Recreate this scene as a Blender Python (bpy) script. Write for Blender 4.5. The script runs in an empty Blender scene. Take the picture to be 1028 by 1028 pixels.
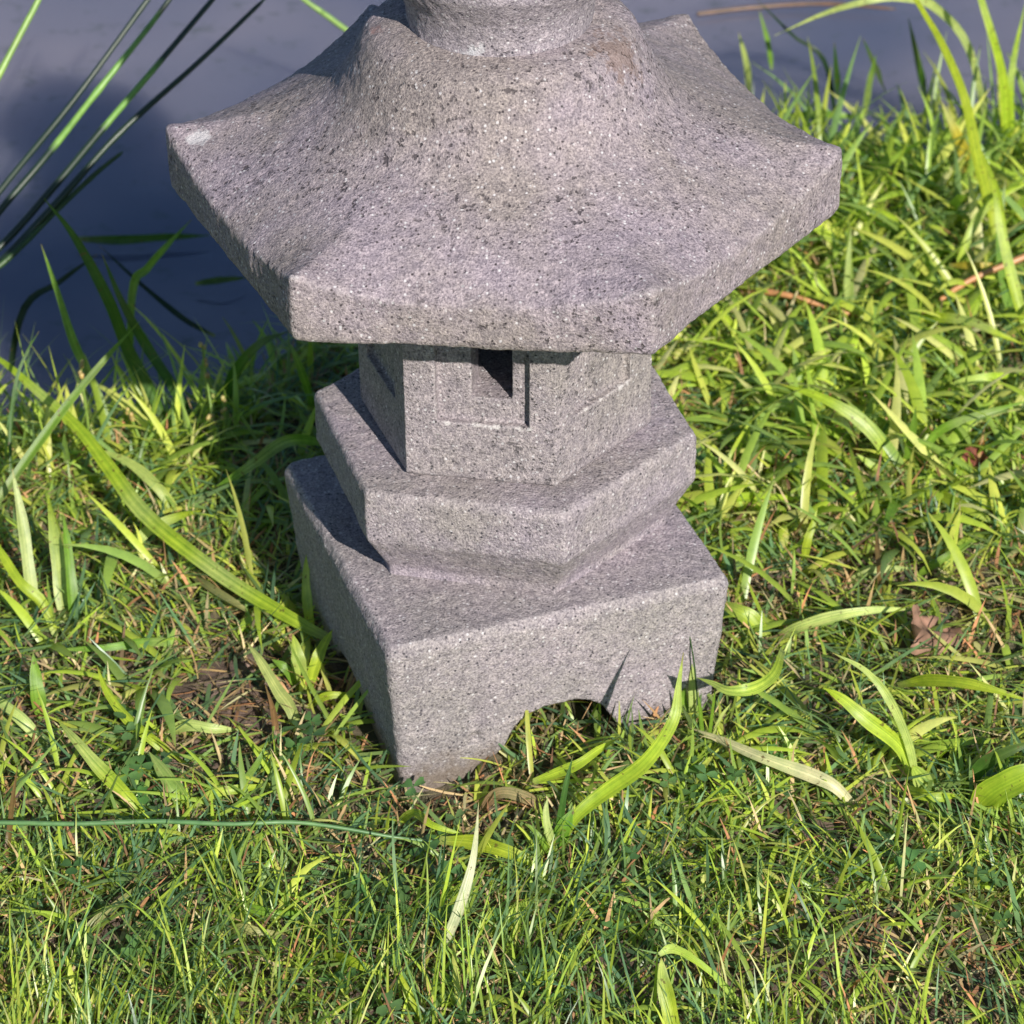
import bpy, bmesh, math, random
import numpy as np
from mathutils import Vector, Matrix, noise
rnd = random.Random(7)
rng = np.random.default_rng(11)
sc = bpy.context.scene
col = sc.collection
D2R = math.pi / 180

# ---------------------------------------------------------------- helpers
def link(o, parent=None):
    col.objects.link(o)
    if parent: o.parent = parent
    return o

def tag(o, label=None, cat=None, group=None, kind=None):
    if label: o['label'] = label
    if cat: o['category'] = cat
    if group: o['group'] = group
    if kind: o['kind'] = kind
    return o

def mesh_from(name, verts, faces, smooth=True):
    me = bpy.data.meshes.new(name)
    me.from_pydata([tuple(v) for v in verts], [], faces)
    if smooth: me.polygons.foreach_set('use_smooth', [True] * len(me.polygons))
    me.update()
    return me

def solid_from(name, verts, faces):
    me = mesh_from(name, verts, faces, False)
    bm = bmesh.new(); bm.from_mesh(me); bmesh.ops.recalc_face_normals(bm, faces=bm.faces[:]); bm.to_mesh(me); bm.free()
    return me

def smooth01(t): t = max(0., min(1., t)); return t * t * (3 - 2 * t)

SHORE = [(-30, -2.0), (-2, .16), (-.5, .235), (-.31, .252), (-.187, .262), (-.13, .33), (-.03, .44), (.10, .535), (.20, .555), (.36, .60), (.6, .66), (2, .8), (30, 4)]
def shore(x):
    for (x0, y0), (x1, y1) in zip(SHORE, SHORE[1:]):
        if x <= x1: return y0 + (y1 - y0) * (x - x0) / (x1 - x0)
    return SHORE[-1][1]
WATER_Z = -.024
def ground_z(x, y):
    d = y - shore(x)
    d += .012 * noise.noise((x * 14, y * 14, 0))
    z = -.012 * math.exp(-((x + .045) ** 2 + (y + .135) ** 2) / .055 ** 2) + .0035 * noise.noise((x * 18, y * 18, 3)) + .0020 * noise.noise((x * 60, y * 60, 5))
    if abs(x) > .9 or y < -.9:
        z += .05 * noise.noise((x * .3, y * .3, 9)) * smooth01((max(abs(x), -y) - .9) / 3)
    if d > -.07:
        z -= .075 * smooth01((d + .07) / .17) + .5 * smooth01((d - .05) / 1.2)
    if d > 12: z += 1.1 * smooth01((d - 12) / 2.5)
    return z

# ---------------------------------------------------------------- node helpers
def new_mat(name):
    m = bpy.data.materials.new(name); m.use_nodes = True
    nt = m.node_tree; nt.nodes.clear()
    return m, nt, nt.nodes, nt.links
def N(ns, t, **kw):
    n = ns.new(t)
    for k, v in kw.items():
        if k in n.inputs.keys(): n.inputs[k].default_value = v
        else: setattr(n, k, v)
    return n
def ramp(ns, stops):
    r = ns.new('ShaderNodeValToRGB'); e = r.color_ramp.elements
    while len(e) < len(stops): e.new(.5)
    for i, (p, c) in enumerate(stops):
        e[i].position = p; e[i].color = (c if len(c) == 4 else (*c, 1))
    return r
def mixc(ns, ls, mode, fac, a, b):
    m = ns.new('ShaderNodeMix'); m.data_type = 'RGBA'; m.blend_type = mode
    for sock, v in ((0, fac), (6, a), (7, b)):
        if hasattr(v, 'is_linked'): ls.new(v, m.inputs[sock])
        else: m.inputs[sock].default_value = v
    return m.outputs[2]

def stone_material(name, light, dark, tint, spots=(), pore=.5, seed=0., mud=False):
    m, nt, ns, ls = new_mat(name)
    tc = N(ns, 'ShaderNodeTexCoord'); mp = N(ns, 'ShaderNodeMapping'); mp.inputs[1].default_value = (seed, seed * .7, seed * .3)
    ls.new(tc.outputs['Object'], mp.inputs[0]); P = mp.outputs[0]
    big = N(ns, 'ShaderNodeTexNoise', Scale=13., Detail=5., Roughness=.6); ls.new(P, big.inputs['Vector'])
    bigr = ramp(ns, [(.38, light), (.62, tint)]); ls.new(big.outputs[0], bigr.inputs[0])
    med = N(ns, 'ShaderNodeTexNoise', Scale=170., Detail=4., Roughness=.7); ls.new(P, med.inputs['Vector'])
    fine = N(ns, 'ShaderNodeTexNoise', Scale=800., Detail=3., Roughness=.75); ls.new(P, fine.inputs['Vector'])
    fr = ramp(ns, [(.33, (.38, .37, .41)), (.44, (.78, .77, .80)), (.54, (1.02, 1.01, 1.02)), (.67, (1.55, 1.53, 1.53))]); ls.new(fine.outputs[0], fr.inputs[0])
    c = mixc(ns, ls, 'MULTIPLY', 1., bigr.outputs[0], fr.outputs[0])
    mr = ramp(ns, [(.32, (.76, .76, .79)), (.68, (1.2, 1.19, 1.17))]); ls.new(med.outputs[0], mr.inputs[0])
    c = mixc(ns, ls, 'MULTIPLY', 1., c, mr.outputs[0])
    # single light and dark crystals
    vo = N(ns, 'ShaderNodeTexVoronoi', Scale=520.); ls.new(P, vo.inputs['Vector'])
    sx = N(ns, 'ShaderNodeSeparateColor'); ls.new(vo.outputs['Color'], sx.inputs[0])
    wf = ramp(ns, [(.90, (0, 0, 0)), (.93, (1, 1, 1))]); ls.new(sx.outputs[0], wf.inputs[0])
    df = ramp(ns, [(.90, (0, 0, 0)), (.93, (1, 1, 1))]); ls.new(sx.outputs[1], df.inputs[0])
    dd = ramp(ns, [(.25, (1, 1, 1)), (.45, (0, 0, 0))]); ls.new(vo.outputs['Distance'], dd.inputs[0])
    w2 = mixc(ns, ls, 'MULTIPLY', 1., wf.outputs[0], dd.outputs[0])
    w2 = mixc(ns, ls, 'MULTIPLY', 1., w2, (.85, .85, .85, 1)); c = mixc(ns, ls, 'MIX', w2, c, (.62, .60, .61, 1))
    d2 = mixc(ns, ls, 'MULTIPLY', 1., df.outputs[0], dd.outputs[0])
    c = mixc(ns, ls, 'MIX', d2, c, (*dark, 1))
    # clusters of dark pores and weathered stains
    po = N(ns, 'ShaderNodeTexNoise', Scale=260., Detail=2., Roughness=.6); ls.new(P, po.inputs['Vector'])
    pm = N(ns, 'ShaderNodeTexNoise', Scale=20., Detail=3.); ls.new(P, pm.inputs['Vector'])
    pr = ramp(ns, [(.60, (0, 0, 0)), (.68, (1, 1, 1))]); ls.new(po.outputs[0], pr.inputs[0])
    pmr = ramp(ns, [(.44, (0, 0, 0)), (.60, (pore, pore, pore))]); ls.new(pm.outputs[0], pmr.inputs[0])
    pf = mixc(ns, ls, 'MULTIPLY', 1., pr.outputs[0], pmr.outputs[0])
    c = mixc(ns, ls, 'MIX', pf, c, (*dark, 1))
    for (sx_, sy_, sz_, rad, cc, amt) in spots:
        dist = N(ns, 'ShaderNodeVectorMath', operation='DISTANCE'); ls.new(tc.outputs['Object'], dist.inputs[0]); dist.inputs[1].default_value = (sx_, sy_, sz_)
        nn = N(ns, 'ShaderNodeTexNoise', Scale=150., Detail=4., Roughness=.7); ls.new(P, nn.inputs['Vector'])
        ad = N(ns, 'ShaderNodeMath', operation='MULTIPLY_ADD'); ls.new(nn.outputs[0], ad.inputs[0]); ad.inputs[1].default_value = rad * 3.0; ls.new(dist.outputs['Value'], ad.inputs[2])
        mr2 = N(ns, 'ShaderNodeMapRange'); ls.new(ad.outputs[0], mr2.inputs[0])
        mr2.inputs[1].default_value = rad * 2.0; mr2.inputs[2].default_value = rad * 2.35; mr2.inputs[3].default_value = amt; mr2.inputs[4].default_value = 0
        c = mixc(ns, ls, 'MIX', mr2.outputs[0], c, (*cc, 1))
    geo = N(ns, 'ShaderNodeNewGeometry')
    er = ramp(ns, [(.515, (0, 0, 0)), (.57, (.75, .75, .75))]); ls.new(geo.outputs['Pointiness'], er.inputs[0])
    en = ramp(ns, [(.42, (.15, .15, .15)), (.6, (1, 1, 1))]); ls.new(med.outputs[0], en.inputs[0])
    ef = mixc(ns, ls, 'MULTIPLY', 1., er.outputs[0], en.outputs[0])
    c = mixc(ns, ls, 'MIX', ef, c, (.47, .44, .44, 1))      # worn pale edges
    if mud:      # soil splashed on the foot of the stone
        sep = N(ns, 'ShaderNodeSeparateXYZ'); ls.new(tc.outputs['Object'], sep.inputs[0])
        mn = N(ns, 'ShaderNodeTexNoise', Scale=70., Detail=5., Roughness=.7); ls.new(P, mn.inputs['Vector'])
        ma = N(ns, 'ShaderNodeMath', operation='MULTIPLY_ADD'); ls.new(mn.outputs[0], ma.inputs[0]); ma.inputs[1].default_value = -.040; ls.new(sep.outputs[2], ma.inputs[2])
        mm = N(ns, 'ShaderNodeMapRange'); ls.new(ma.outputs[0], mm.inputs[0]); mm.inputs[1].default_value = -.022; mm.inputs[2].default_value = -.008; mm.inputs[3].default_value = .75; mm.inputs[4].default_value = 0
        c = mixc(ns, ls, 'MIX', mm.outputs[0], c, (.15, .115, .085, 1))
    b = N(ns, 'ShaderNodeBsdfPrincipled', Roughness=.86); b.inputs['Specular IOR Level'].default_value = .35
    ls.new(c, b.inputs['Base Color'])
    b1 = N(ns, 'ShaderNodeBump', Strength=.85, Distance=.0016); ls.new(fine.outputs[0], b1.inputs['Height'])
    b2 = N(ns, 'ShaderNodeBump', Strength=.55, Distance=.0016); ls.new(med.outputs[0], b2.inputs['Height']); ls.new(b1.outputs[0], b2.inputs['Normal'])
    inv = N(ns, 'ShaderNodeMath', operation='SUBTRACT'); inv.inputs[0].default_value = 1; ls.new(pf, inv.inputs[1])
    b3 = N(ns, 'ShaderNodeBump', Strength=.8, Distance=.0012); ls.new(inv.outputs[0], b3.inputs['Height']); ls.new(b2.outputs[0], b3.inputs['Normal'])
    ls.new(b3.outputs[0], b.inputs['Normal'])
    o = N(ns, 'ShaderNodeOutputMaterial'); ls.new(b.outputs[0], o.inputs[0])
    return m

def leaf_material(name, rough=.42, trans=.38, veins=0., mottle=.35, gloss=.5):
    m, nt, ns, ls = new_mat(name)
    at = N(ns, 'ShaderNodeVertexColor', layer_name='col')
    tc = N(ns, 'ShaderNodeTexCoord')
    n1 = N(ns, 'ShaderNodeTexNoise', Scale=140., Detail=4., Roughness=.65); ls.new(tc.outputs['Object'], n1.inputs['Vector'])
    r1 = ramp(ns, [(.3, (1 - mottle, 1 - mottle * .8, 1 - mottle)), (.7, (1 + mottle * .7, 1 + mottle * .5, 1 + mottle * .3))]); ls.new(n1.outputs[0], r1.inputs[0])
    c = mixc(ns, ls, 'MULTIPLY', 1., at.outputs[0], r1.outputs[0])
    bump = None
    if veins:
        uv = N(ns, 'ShaderNodeUVMap', uv_map='UVMap'); mp = N(ns, 'ShaderNodeMapping'); mp.inputs[3].default_value = (1, .02, 1)
        ls.new(uv.outputs[0], mp.inputs[0])
        vn = N(ns, 'ShaderNodeTexNoise', Scale=9., Detail=3., Roughness=.7); ls.new(mp.outputs[0], vn.inputs['Vector'])
        vr = ramp(ns, [(.36, (1 - veins, 1 - veins * .7, 1 - veins)), (.64, (1 + veins * .6, 1 + veins * .45, 1 + veins * .6))]); ls.new(vn.outputs[0], vr.inputs[0])
        c = mixc(ns, ls, 'MULTIPLY', 1., c, vr.outputs[0])
        # brown specks and nibbled stains
        sp = N(ns, 'ShaderNodeTexNoise', Scale=330., Detail=2.); ls.new(tc.outputs['Object'], sp.inputs['Vector'])
        sr = ramp(ns, [(.66, (0, 0, 0)), (.72, (.8, .8, .8))]); ls.new(sp.outputs[0], sr.inputs[0])
        c = mixc(ns, ls, 'MIX', sr.outputs[0], c, (.14, .09, .03, 1))
        bump = N(ns, 'ShaderNodeBump', Strength=.5, Distance=.0004); ls.new(vn.outputs[0], bump.inputs['Height'])
    b = N(ns, 'ShaderNodeBsdfPrincipled', Roughness=rough); b.inputs['Specular IOR Level'].default_value = gloss
    ls.new(c, b.inputs['Base Color'])
    t = N(ns, 'ShaderNodeBsdfTranslucent')
    tcol = mixc(ns, ls, 'MULTIPLY', 1., c, (1.15, 1.2, .55, 1)); ls.new(tcol, t.inputs['Color'])
    if bump: ls.new(bump.outputs[0], b.inputs['Normal']); ls.new(bump.outputs[0], t.inputs['Normal'])
    mx = N(ns, 'ShaderNodeMixShader'); mx.inputs[0].default_value = trans
    ls.new(b.outputs[0], mx.inputs[1]); ls.new(t.outputs[0], mx.inputs[2])
    o = N(ns, 'ShaderNodeOutputMaterial'); ls.new(mx.outputs[0], o.inputs[0])
    return m

# ---------------------------------------------------------------- light, sky, camera
SUN_AZ, SUN_EL = -66.0, 31.5           # degrees, counted from +X
sdir = Vector((math.cos(SUN_AZ * D2R) * math.cos(SUN_EL * D2R), math.sin(SUN_AZ * D2R) * math.cos(SUN_EL * D2R), math.sin(SUN_EL * D2R)))
w = bpy.data.worlds.new('World'); sc.world = w; w.use_nodes = True
ns, ls = w.node_tree.nodes, w.node_tree.links
sky = ns.new('ShaderNodeTexSky'); sky.sky_type = 'NISHITA'; sky.sun_disc = False
sky.sun_elevation = SUN_EL * D2R; sky.sun_rotation = math.atan2(sdir.x, sdir.y)
sky.air_density = 1.0; sky.dust_density = 0.2; sky.ozone_density = 3.0
bg = ns['Background']; bg.inputs[1].default_value = .074
ls.new(sky.outputs[0], bg.inputs[0])
L = bpy.data.lights.new('sun', 'SUN'); L.energy = 5.0; L.angle = .5 * D2R; L.color = (1, .94, .86)
lo = bpy.data.objects.new('sun', L); lo.rotation_euler = sdir.to_track_quat('Z', 'Y').to_euler(); link(lo)

cd = bpy.data.cameras.new('camera'); cam = bpy.data.objects.new('camera', cd); link(cam); sc.camera = cam
cd.sensor_width = 36; cd.lens = 36 * 3532.8 / 1028; cd.clip_start = .05; cd.clip_end = 200
Fv = Vector((0, .83203719, -.55471985)); Rv = Vector((.99989015, -.00822192, -.01233225)); Uv = Vector((.01482176, .55465892, .83194579))
mw = Matrix((Rv, Uv, -Fv)).transposed().to_4x4(); mw.translation = Vector((.00225, -1.5656, 1.12848)); cam.matrix_world = mw
cd.dof.use_dof = True; cd.dof.focus_distance = 1.71; cd.dof.aperture_fstop = 17
sc.view_settings.view_transform = 'Standard'; sc.view_settings.look = 'None'; sc.view_settings.exposure = 0.45
sc.cycles.max_bounces = 8

# ---------------------------------------------------------------- stone lantern
def bake(o, mods, cutters=()):
    """apply modifiers set on o into its mesh"""
    dg = bpy.context.evaluated_depsgraph_get(); dg.update()
    me = bpy.data.meshes.new_from_object(o.evaluated_get(dg))
    o.modifiers.clear(); old = o.data; o.data = me; bpy.data.meshes.remove(old)
def cloud(name, size, depth=3):
    t = bpy.data.textures.new(name, 'CLOUDS'); t.noise_scale = size; t.noise_depth = depth; return t
TEX = [cloud('dents', .022), cloud('roughness', .0045, 2), cloud('swell', .07, 1)]
def stone(name, verts, faces, mat, parent, voxel=.0011, smooth_iter=5, cut=(), a=(.0014, .0009, .0018)):
    me = solid_from(name, verts, faces)
    o = link(bpy.data.objects.new(name, me))
    cutters = []
    for cv, cf in cut:
        co = link(bpy.data.objects.new('cutter', solid_from('cutter', cv, cf))); cutters.append(co)
        m = o.modifiers.new('b', 'BOOLEAN'); m.object = co; m.operation = 'DIFFERENCE'; m.solver = 'EXACT'
    m = o.modifiers.new('r', 'REMESH'); m.mode = 'VOXEL'; m.voxel_size = voxel; m.use_smooth_shade = True
    m = o.modifiers.new('s', 'SMOOTH'); m.iterations = smooth_iter; m.factor = .6
    for t, st in zip(TEX, a):
        m = o.modifiers.new('d', 'DISPLACE'); m.texture = t; m.strength = st; m.mid_level = .5; m.texture_coords = 'GLOBAL'
    bake(o, None)
    for co in cutters:
        cm = co.data; bpy.data.objects.remove(co); bpy.data.meshes.remove(cm)
    o.data.polygons.foreach_set('use_smooth', [True] * len(o.data.polygons))
    o.data.materials.clear(); o.data.materials.append(mat); o.parent = parent
    o.data.name = name
    return o

def hexring(R, yaw, z, cx=0, cy=0):
    return [(cx + R * math.cos((yaw + 60 * k) * D2R), cy + R * math.sin((yaw + 60 * k) * D2R), z) for k in range(6)]
def loft(rings):
    n = len(rings[0]); V = [v for r in rings for v in r]; F = []
    for i in range(len(rings) - 1):
        for k in range(n):
            a, b = i * n + k, i * n + (k + 1) % n
            F.append((a, b, b + n, a + n))
    F.append(tuple(range(n - 1, -1, -1))); F.append(tuple(range((len(rings) - 1) * n, len(rings) * n)))
    return V, F
def boxat(org, ux, uy, x0, x1, y0, y1, z0, z1):
    P = lambda x, y, z: (org[0] + ux[0] * x + uy[0] * y, org[1] + ux[1] * x + uy[1] * y, z)
    V = [P(x0, y0, z0), P(x1, y0, z0), P(x1, y1, z0), P(x0, y1, z0), P(x0, y0, z1), P(x1, y0, z1), P(x1, y1, z1), P(x0, y1, z1)]
    return V, [(3, 2, 1, 0), (4, 5, 6, 7), (0, 1, 5, 4), (1, 2, 6, 5), (2, 3, 7, 6), (3, 0, 4, 7)]
def prism(org, ux, uy, prof, y0, y1):
    """closed profile (x,z) counterclockwise, extruded along uy"""
    n = len(prof)
    P = lambda x, y, z: (org[0] + ux[0] * x + uy[0] * y, org[1] + ux[1] * x + uy[1] * y, z)
    V = [P(x, y0, z) for x, z in prof] + [P(x, y1, z) for x, z in prof]
    F = [(k, (k + 1) % n, (k + 1) % n + n, k + n) for k in range(n)]
    F += [tuple(range(n - 1, -1, -1)), tuple(range(n, 2 * n))]
    return V, F

M_base = stone_material('stone of base', (0.349, 0.305, 0.326), (.06, .055, .065), (0.315, 0.289, 0.282), pore=.3, seed=1.3, mud=True)
M_plat = stone_material('stone of platform', (0.349, 0.305, 0.334), (.06, .055, .065), (0.320, 0.289, 0.278), pore=.3, seed=4.1)
def on_face(k, u, z, R_=.07755, yaw=-10.76):
    p = lambda q: (-.00075 + R_ * math.cos((yaw + 60 * q) * D2R), .00036 + R_ * math.sin((yaw + 60 * q) * D2R))
    (ax, ay), (bx, by) = p(k), p(k + 1); return (ax + (bx - ax) * u / R_, ay + (by - ay) * u / R_, z)
WORN = [(*on_face(4, .022, .1812), .0022), (*on_face(4, .037, .1812), .0030), (*on_face(4, .042, .1812), .0028), (*on_face(4, .047, .1815), .0028), (*on_face(4, .059, .1815), .0024), (*on_face(4, .064, .1813), .0022),
        (*on_face(5, .024, .1832), .0020), (*on_face(5, .036, .1832), .0018), (*on_face(5, .052, .1832), .0024), (*on_face(5, .058, .1834), .0028)]
M_cham = stone_material('stone of chamber', (0.332, 0.294, 0.304), (.06, .055, .06), (0.304, 0.276, 0.262), pore=.6, seed=7.7, spots=[(x_, y_, z_, r_, (.60, .57, .56), .75) for x_, y_, z_, r_ in WORN])
M_roof = stone_material('stone of roof', (0.332, 0.284, 0.313), (.055, .045, .05), (0.290, 0.253, 0.237), pore=.8, seed=2.2,
    spots=[(-.1514, .0054, .309, .0075, (.58, .56, .57), .75), (.058, -.030, .370, .020, (.20, .13, .10), .55), (-.062, -.006, .375, .006, (.36, .2, .18), .6)])
M_fin = stone_material('stone of finial', (0.343, 0.305, 0.334), (.05, .045, .06), (0.310, 0.280, 0.294), pore=.6, seed=9.4, spots=[(-.014, -.045, .379, .007, (.6, .6, .62), .7)])

lantern = link(bpy.data.objects.new('stone_lantern', None))
tag(lantern, 'purple grey granite garden lantern with hexagonal roof standing on the grass by the water', 'stone lantern')

# base: tapered block with a bracket shaped arch cut under each side
ox, oy = -.00515, -.01136; a0 = (-116.05984 + 135) * D2R
ux = (math.cos(a0), math.sin(a0)); uy = (-math.sin(a0), math.cos(a0))
ox += ux[0] * .0018; oy += ux[1] * .0018
def brect(t, z, r=.0045):
    hx, hy = .1885 / 2 * t, .1815 * 1.045 / 2 * t; out = []
    for sx_, sy_, s in ((1, -1, -90), (1, 1, 0), (-1, 1, 90), (-1, -1, 180)):
        for q in (0, 30, 60, 90):
            an = (s + q) * D2R; x = sx_ * (hx - r) + r * math.cos(an); y = sy_ * (hy - r) + r * math.sin(an)
            out.append((ox + ux[0] * x + uy[0] * y, oy + ux[1] * x + uy[1] * y, z))
    return out
V, Fc = loft([brect(.923, -.02), brect(.923, 0), brect(.996, .083), brect(.968, .0882)])
half = [(.060, -.03), (.052, -.007), (.045, -.001), (.0365, .0025), (.0320, .007), (.0290, .013), (.0250, .0195), (.0185, .0250), (.0095, .0282)]
prof = [(-x, z) for x, z in half] + [(x, z) for x, z in reversed(half)]
prof = [(x * .96, z) for x, z in prof[::-1]]
cuts = [prism((ox + ux[0] * .0005, oy + ux[1] * .0005), ux, uy, prof, -.2, .2), prism((ox, oy), uy, (-ux[0], -ux[1]), [(x * .85, z * .62 - .004) for x, z in prof], -.2, .2)]
# casting pit in the front face
px_, pz_ = -.0465, .0165
pc = (ox + ux[0] * px_ - uy[0] * .0895, oy + ux[1] * px_ - uy[1] * .0895)
bmp = bmesh.new(); bmesh.ops.create_icosphere(bmp, subdivisions=2, radius=.0042)
cuts.append(([(v.co.x + pc[0], v.co.y + pc[1], v.co.z + pz_) for v in bmp.verts], [tuple(v.index for v in f.verts) for f in bmp.faces])); bmp.free()
stone('base', V, Fc, M_base, lantern, cut=cuts, smooth_iter=7)

# platform: hexagonal slab over a tapered foot
mR, my, mx_, myo = .10346, -13.24, -.00133, .00245
V, Fc = loft([hexring(.0880, my, .0865, mx_, myo), hexring(.0878, my, .0890, mx_, myo), hexring(.0882, my, .0930, mx_, myo), hexring(mR * .994, my, .1165, mx_, myo), hexring(mR, my, .1195, mx_, myo), hexring(mR * 1.004, my, .1435, mx_, myo), hexring(mR * .985, my, .1470, mx_, myo)])
stone('platform', V, Fc, M_plat, lantern, smooth_iter=6)

# light chamber: hollow hexagon, a sunk panel in every face and a square window in every other one
hR, hy, hx0, hy0 = .07755, -10.76, -.00075, .00036
zb, zt = .1455, .2748
V, Fc = loft([hexring(hR * .97, hy, zb, hx0, hy0), hexring(hR * .975, hy, zb + .0022, hx0, hy0), hexring(hR, hy, zb + .0036, hx0, hy0), hexring(hR, hy, zt, hx0, hy0)])
cuts = [loft([hexring(.049, hy, .1935, hx0, hy0), hexring(.049, hy, .262, hx0, hy0)])]
for k in range(6):
    A = hexring(hR, hy, 0, hx0, hy0)[k]; B = hexring(hR, hy, 0, hx0, hy0)[(k + 1) % 6]
    e = ((B[0] - A[0]) / hR, (B[1] - A[1]) / hR); nrm = (e[1], -e[0])
    if k % 2 == 0:   # front (k=4), and every second face
        cuts.append(boxat(A, e, nrm, .0165, .0640, -.0052, .004, .1815, .2600))
        cuts.append(boxat(A, e, nrm, .0340, .0546, -.040, .003, .1945, .2450))
    else:
        cuts.append(boxat(A, e, nrm, .0150, .0600, -.0042, .004, .1832, .2600))
M_cham_o = stone('light_chamber', V, Fc, M_cham, lantern, voxel=.0008, cut=cuts, smooth_iter=1, a=(.0010, .0006, .0008))
M_cham_o['label'] = 'hollow hexagonal light chamber with a small square window in its sunk front panel'

# roof: six concave faces, upturned corners, flat underside
R0, ry, rz = .17, -5.85, .2735
prof_r = [(1.0, 0), (.93, .0008), (.86, .0024), (.78, .0052), (.70, .0090), (.63, .0132), (.575, .0176), (.53, .0226), (.500, .0272), (.475, .0328), (.455, .0388), (.437, .0452), (.420, .0514), (.402, .0572), (.38, .0612), (.345, .0640), (.30, .0660), (.25, .0672), (.18, .0675)]
rt = .0368; NT = 12; rings = []
def roofring(r, z, sag):
    out = []
    for k in range(6):
        a1, a2 = (ry + 60 * k) * D2R, (ry + 60 * (k + 1)) * D2R
        for j in range(NT):
            t = j / NT
            x = r * ((1 - t) * math.cos(a1) + t * math.cos(a2)); y = r * ((1 - t) * math.sin(a1) + t * math.sin(a2))
            q = 4 * t * (1 - t)
            am = math.atan2(y, x); rb = smooth01((1.0 - r / R0) / .46); x = x * (1 - rb) + r * .985 * math.cos(am) * rb; y = y * (1 - rb) + r * .985 * math.sin(am) * rb
            out.append((x, y, z - sag * q ** .8))
    return out
rings.append(roofring(R0 * .985, rz, 0)); rings.append(roofring(R0 * .998, rz + .003, 0))
for i, (r, h) in enumerate(prof_r):
    u = max(0., (r - .42) / .58)
    rings.append(roofring(R0 * r, rz + rt + h, .0135 * u ** 4.0))
V, Fc = loft(rings)
# chipped corner flake on the left tip
stone('roof', V, Fc, M_roof, lantern, voxel=.0013, smooth_iter=6, a=(.0018, .0010, .003))

# finial: jewel shaped bulb standing on the roof
fz = rz + rt + .0667
prof_f = [(.0458, -.002), (.0460, .004), (.0468, .010), (.0490, .017), (.0530, .024), (.0575, .032), (.0590, .042), (.0585, .050), (.0560, .057), (.0460, .068), (.0330, .078), (.0210, .086), (.0110, .093), (.0050, .101), (.0020, .108)]
V, Fc = loft([[(r * math.cos(k * math.pi / 24), r * math.sin(k * math.pi / 24), fz + z) for k in range(48)] for r, z in prof_f])
stone('finial', V, Fc, M_fin, lantern, smooth_iter=4, a=(.0012, .0009, .001))
for o in list(lantern.children): o.parent = lantern

# ---------------------------------------------------------------- ground and water
def axis(lo, hi, fine_lo, fine_hi, step):
    a = list(np.arange(fine_lo, fine_hi, step)); s = step; v = a[0]
    left = []
    while v > lo: s *= 1.25; v -= s; left.append(max(v, lo))
    s = step; v = a[-1]; right = []
    while v < hi: s *= 1.25; v += s; right.append(min(v, hi))
    return left[::-1] + a + right
xs, ys = axis(-60, 60, -.6, .6, .006), axis(-60, 60, -.45, .8, .006)
V = [(x, y, ground_z(x, y)) for y in ys for x in xs]
nx = len(xs); Fc = [(j * nx + i, j * nx + i + 1, (j + 1) * nx + i + 1, (j + 1) * nx + i) for j in range(len(ys) - 1) for i in range(nx - 1)]
g = link(bpy.data.objects.new('ground', mesh_from('ground', V, Fc))); tag(g, kind='structure')
m, nt, ns, ls = new_mat('soil')
tc = N(ns, 'ShaderNodeTexCoord')
n1 = N(ns, 'ShaderNodeTexNoise', Scale=60., Detail=8., Roughness=.7); ls.new(tc.outputs['Object'], n1.inputs['Vector'])
r1 = ramp(ns, [(.3, (.035, .024, .018)), (.5, (.115, .078, .060)), (.7, (.26, .18, .145))]); ls.new(n1.outputs[0], r1.inputs[0])
n2 = N(ns, 'ShaderNodeTexNoise', Scale=5., Detail=3.); ls.new(tc.outputs['Object'], n2.inputs['Vector'])
r2 = ramp(ns, [(.45, (0, 0, 0)), (.6, (.5, .5, .5))]); ls.new(n2.outputs[0], r2.inputs[0])
c = mixc(ns, ls, 'MIX', r2.outputs[0], r1.outputs[0], (.05, .075, .02, 1))
sxyz = N(ns, 'ShaderNodeSeparateXYZ'); ls.new(tc.outputs['Object'], sxyz.inputs[0])
ln = N(ns, 'ShaderNodeVectorMath', operation='LENGTH'); ls.new(tc.outputs['Object'], ln.inputs[0])
far = N(ns, 'ShaderNodeMapRange'); ls.new(ln.outputs['Value'], far.inputs[0]); far.inputs[1].default_value = 1.; far.inputs[2].default_value = 2.2
c = mixc(ns, ls, 'MIX', far.outputs[0], c, (.07, .11, .025, 1))
b = N(ns, 'ShaderNodeBsdfPrincipled', Roughness=.95); ls.new(c, b.inputs['Base Color'])
bp = N(ns, 'ShaderNodeBump', Strength=1., Distance=.004); ls.new(n1.outputs[0], bp.inputs['Height']); ls.new(bp.outputs[0], b.inputs['Normal'])
o_ = N(ns, 'ShaderNodeOutputMaterial'); ls.new(b.outputs[0], o_.inputs[0]); g.data.materials.append(m)

V = [(-60, -3, WATER_Z), (60, -3, WATER_Z), (60, 60, WATER_Z), (-60, 60, WATER_Z)]
wa = link(bpy.data.objects.new('water', mesh_from('water', V, [(0, 1, 2, 3)]))); tag(wa, kind='structure')
m, nt, ns, ls = new_mat('murky pond water')
tc = N(ns, 'ShaderNodeTexCoord')
n1 = N(ns, 'ShaderNodeTexNoise', Scale=3.2, Detail=3., Roughness=.5); ls.new(tc.outputs['Object'], n1.inputs['Vector'])
r1 = ramp(ns, [(.35, (.085, .098, .155)), (.65, (.20, .19, .235))]); ls.new(n1.outputs[0], r1.inputs[0])
n3 = N(ns, 'ShaderNodeTexNoise', Scale=42., Detail=5., Roughness=.65); ls.new(tc.outputs['Object'], n3.inputs['Vector'])
r3 = ramp(ns, [(.56, (0, 0, 0)), (.72, (.55, .55, .55))]); ls.new(n3.outputs[0], r3.inputs[0])
c = mixc(ns, ls, 'MIX', r3.outputs[0], r1.outputs[0], (.055, .075, .06, 1))
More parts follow.
